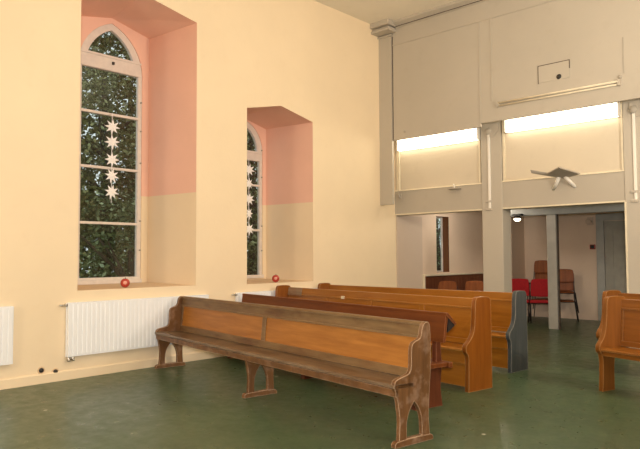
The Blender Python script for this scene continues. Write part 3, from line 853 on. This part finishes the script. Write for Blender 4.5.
# wall fittings in the room
t = thing('alarm_call_point', 'small dark red box on the pinkish wall beside the grey door', 'alarm', (-5.325, YR + 0.004, 1.67))
MB().box(-0.06, 0.06, -0.04, 0, -0.055, 0.055).build('case', M['red'], t, bevel=0.006)
MB().box(-0.045, 0.045, -0.046, -0.04, -0.04, 0.04).build('front_plate', M['black'], t)
t = thing('alarm_sounder', 'grey cone-shaped sounder high on the wall beside the door frame', 'alarm', (-5.37, YR + 0.004, 2.25))
MB().lathe([(0.0, -0.15), (0.06, -0.15), (0.065, -0.13), (0.035, -0.06), (0.045, -0.02), (0.045, 0)], (0, 0, 0), 20, 'Y').build('horn', M['pier'], t)
MB().box(-0.07, 0.07, -0.02, 0, -0.08, 0.10).build('base', M['pier'], t, bevel=0.006)
t = thing('spotlight', 'small lit spotlight fixed to the grey beam under the gallery', 'light', (-5.99, 12.564, 2.31))
MB().box(-0.10, 0.10, -0.12, 0, 0.0, 0.04).build('bracket', M['black'], t)
MB().lathe([(0.0, 0.02), (0.05, 0.02), (0.075, -0.03), (0.075, -0.045), (0.06, -0.045)], (0, -0.075, -0.01), 20).build('shade', M['darkmetal'], t)
MB().lathe([(0.07, -0.05), (0.065, -0.08), (0.04, -0.105), (0.0, -0.112)], (0, -0.075, 0.0), 20).build('bulb', M['spot'], t)

# ------------------------------------------------------------------ outside
struct(MB().box(-40, XO - 0.02, -12, 40, -0.35, -0.25).build('ground', M['soil']))
def tree(label, centre, size, n, mat, seed, leaf=0.085, gap=0.5):
    rnd = random.Random(seed)
    cx, cy, cz = centre; sx, sy, sz = size
    t = thing('tree', label, 'tree', (cx, cy, -0.25), 0, 'trees outside the windows')
    vs = []; fs = []; val = []
    cnt = 0
    while cnt < n:
        p = Vector((rnd.uniform(-1, 1), rnd.uniform(-1, 1), rnd.uniform(-1, 1)))
        if p.length > 1.15: continue
        q = Vector((p.x * sx, p.y * sy, cz + 0.25 + p.z * sz))
        nz = noise.noise(Vector((q.x * 1.1 + seed, q.y * 1.1, q.z * 1.1)))
        if nz < -0.12 + gap * 0.2 and rnd.random() < 0.8: continue
        if q.z > 3.4 and nz < 0.05 and rnd.random() < 0.75: continue
        L = leaf * rnd.uniform(0.6, 1.5); W = L * 0.5
        u = Vector((rnd.gauss(0, 1), rnd.gauss(0, 1), rnd.gauss(0, 0.7) - 0.3)).normalized()
        w = u.cross(Vector((rnd.gauss(0, 1), rnd.gauss(0, 1), rnd.gauss(0, 1)))).normalized()
        nrm = u.cross(w)
        b = len(vs)
        vs += [q, q + u * L * .5 + w * W * .5 + nrm * 0.01, q + u * L, q + u * L * .5 - w * W * .5 + nrm * 0.01]
        fs.append((b, b + 1, b + 2, b + 3))
        val += [min(1, max(0, rnd.random() ** 2.0 + 0.5 * nz - 0.05))] * 4
        cnt += 1
    me = bpy.data.meshes.new('foliage')
    me.from_pydata([tuple(v) for v in vs], [], fs)
    me.materials.append(mat)
    at = me.attributes.new('leaf', 'FLOAT', 'POINT')
    at.data.foreach_set('value', val)
    o = bpy.data.objects.new('foliage', me); COL.objects.link(o); o.parent = t
    top = cz + sz * 0.5
    tr = MB().tube([(0, 0, 0), (0.08, 0.05, top * 0.35), (-0.05, 0.1, top * 0.7), (0, 0, top)], [0.16, 0.13, 0.1, 0.04], 10)
    for k in range(7):
        a = rnd.uniform(0, 2 * PI); z = top * rnd.uniform(0.3, 0.85)
        tr.tube([(0, 0.05, z), (math.cos(a) * sx * .35, math.sin(a) * sy * .35, z + 0.5), (math.cos(a) * sx * .7, math.sin(a) * sy * .7, z + 0.9)], [0.05, 0.035, 0.012], 6)
    tr.build('trunk', M['bark'], t)
tree('dense leafy tree outside the tall window', (-12.4, 6.6, 3.6), (1.6, 1.9, 3.9), 30000, M['leaf'], 3, 0.10, -1.0)
tree('dark leafy tree outside the shorter window', (-12.4, 10.7, 3.2), (1.6, 1.9, 3.6), 22000, M['leaf'], 8, 0.10, -1.0)
tree('leafy tree outside the narrow window under the gallery', (-12.0, 18.8, 2.0), (1.6, 2.2, 2.6), 7000, M['leaf2'], 12)
tree('tall mid-green tree further off behind the dense trees', (-16.5, 9.6, 4.6), (2.2, 6.2, 5.0), 20000, M['leaf'], 21, 0.2, -0.5)
tree('low pale green bush growing under the tall window', (-9.9, 5.8, 1.1), (0.55, 1.3, 1.5), 2600, M['leaf2'], 30, 0.10)

# ------------------------------------------------------------------ light
w = bpy.data.worlds.new('sky')
scene.world = w
w.use_nodes = True
bg = w.node_tree.nodes['Background']
bg.inputs[0].default_value = (0.88, 0.95, 1.0, 1)
bg.inputs[1].default_value = 1.15

def lamp(name, kind, loc, power, col, size=0.5, target=None, label=None):
    l = bpy.data.lights.new(name, kind)
    l.energy = power; l.color = col
    if kind == 'AREA': l.shape = 'DISK'; l.size = size
    else: l.shadow_soft_size = size
    o = bpy.data.objects.new(name, l); COL.objects.link(o)
    o.location = loc
    if target:
        o.rotation_euler = (Vector(target) - Vector(loc)).to_track_quat('-Z', 'Y').to_euler()
    return o
WARM = (1.0, 0.885, 0.72)
lamp('hall_fill', 'POINT', (-2.0, 3.0, 4.6), 95, WARM, 0.35)  # all hall points are unseen fills, added to brighten walls, jambs and ceiling
lamp('hall_fill', 'POINT', (0.8, 6.6, 4.6), 110, WARM, 0.35)
lamp('hall_fill', 'POINT', (-5.0, -2.7, 3.0), 250, WARM, 0.35)
lamp('hall_fill', 'POINT', (-3.6, 6.4, 5.1), 60, WARM, 0.3)
lamp('camera_flash', 'AREA', (0.15, -0.15, 1.75), 245, (1.0, 0.97, 0.92), 0.25, (-5.2, 5.0, 1.7))
lamp('ceiling_fill', 'AREA', (0.9, 6.8, 3.2), 190, WARM, 0.6, (-5.2, 8.6, 6.0))  # unseen fill without a fixture, added to lift the ceiling and upper gallery
lamp('room_fill', 'POINT', (-6.6, 12.0, 2.5), 30, WARM, 0.04)  # both room points are hidden fills added to brighten the walls under the gallery
lamp('room_fill', 'POINT', (-3.0, 11.8, 2.4), 12, WARM, 0.1)

# ------------------------------------------------------------------ camera
Rm = [(0.731789, 0.681513, -0.004989), (-0.037177, 0.032609, -0.998777), (-0.680517, 0.731079, 0.049199)]
cam = bpy.data.cameras.new('camera')
cam.sensor_width = 36.0
cam.lens = 633.51 / 640 * 36
cam.clip_end = 200
co = bpy.data.objects.new('camera', cam); COL.objects.link(co)
r_, d_, f_ = (Vector(x) for x in Rm)
mat = Matrix((( r_.x, -d_.x, -f_.x, 0), (r_.y, -d_.y, -f_.y, 0), (r_.z, -d_.z, -f_.z, 1.5), (0, 0, 0, 1)))
co.matrix_world = mat
scene.camera = co
vs = scene.view_settings
vs.view_transform = 'Standard'; vs.look = 'None'; vs.gamma = 1.0; vs.use_curve_mapping = False
vs.exposure = 0.0
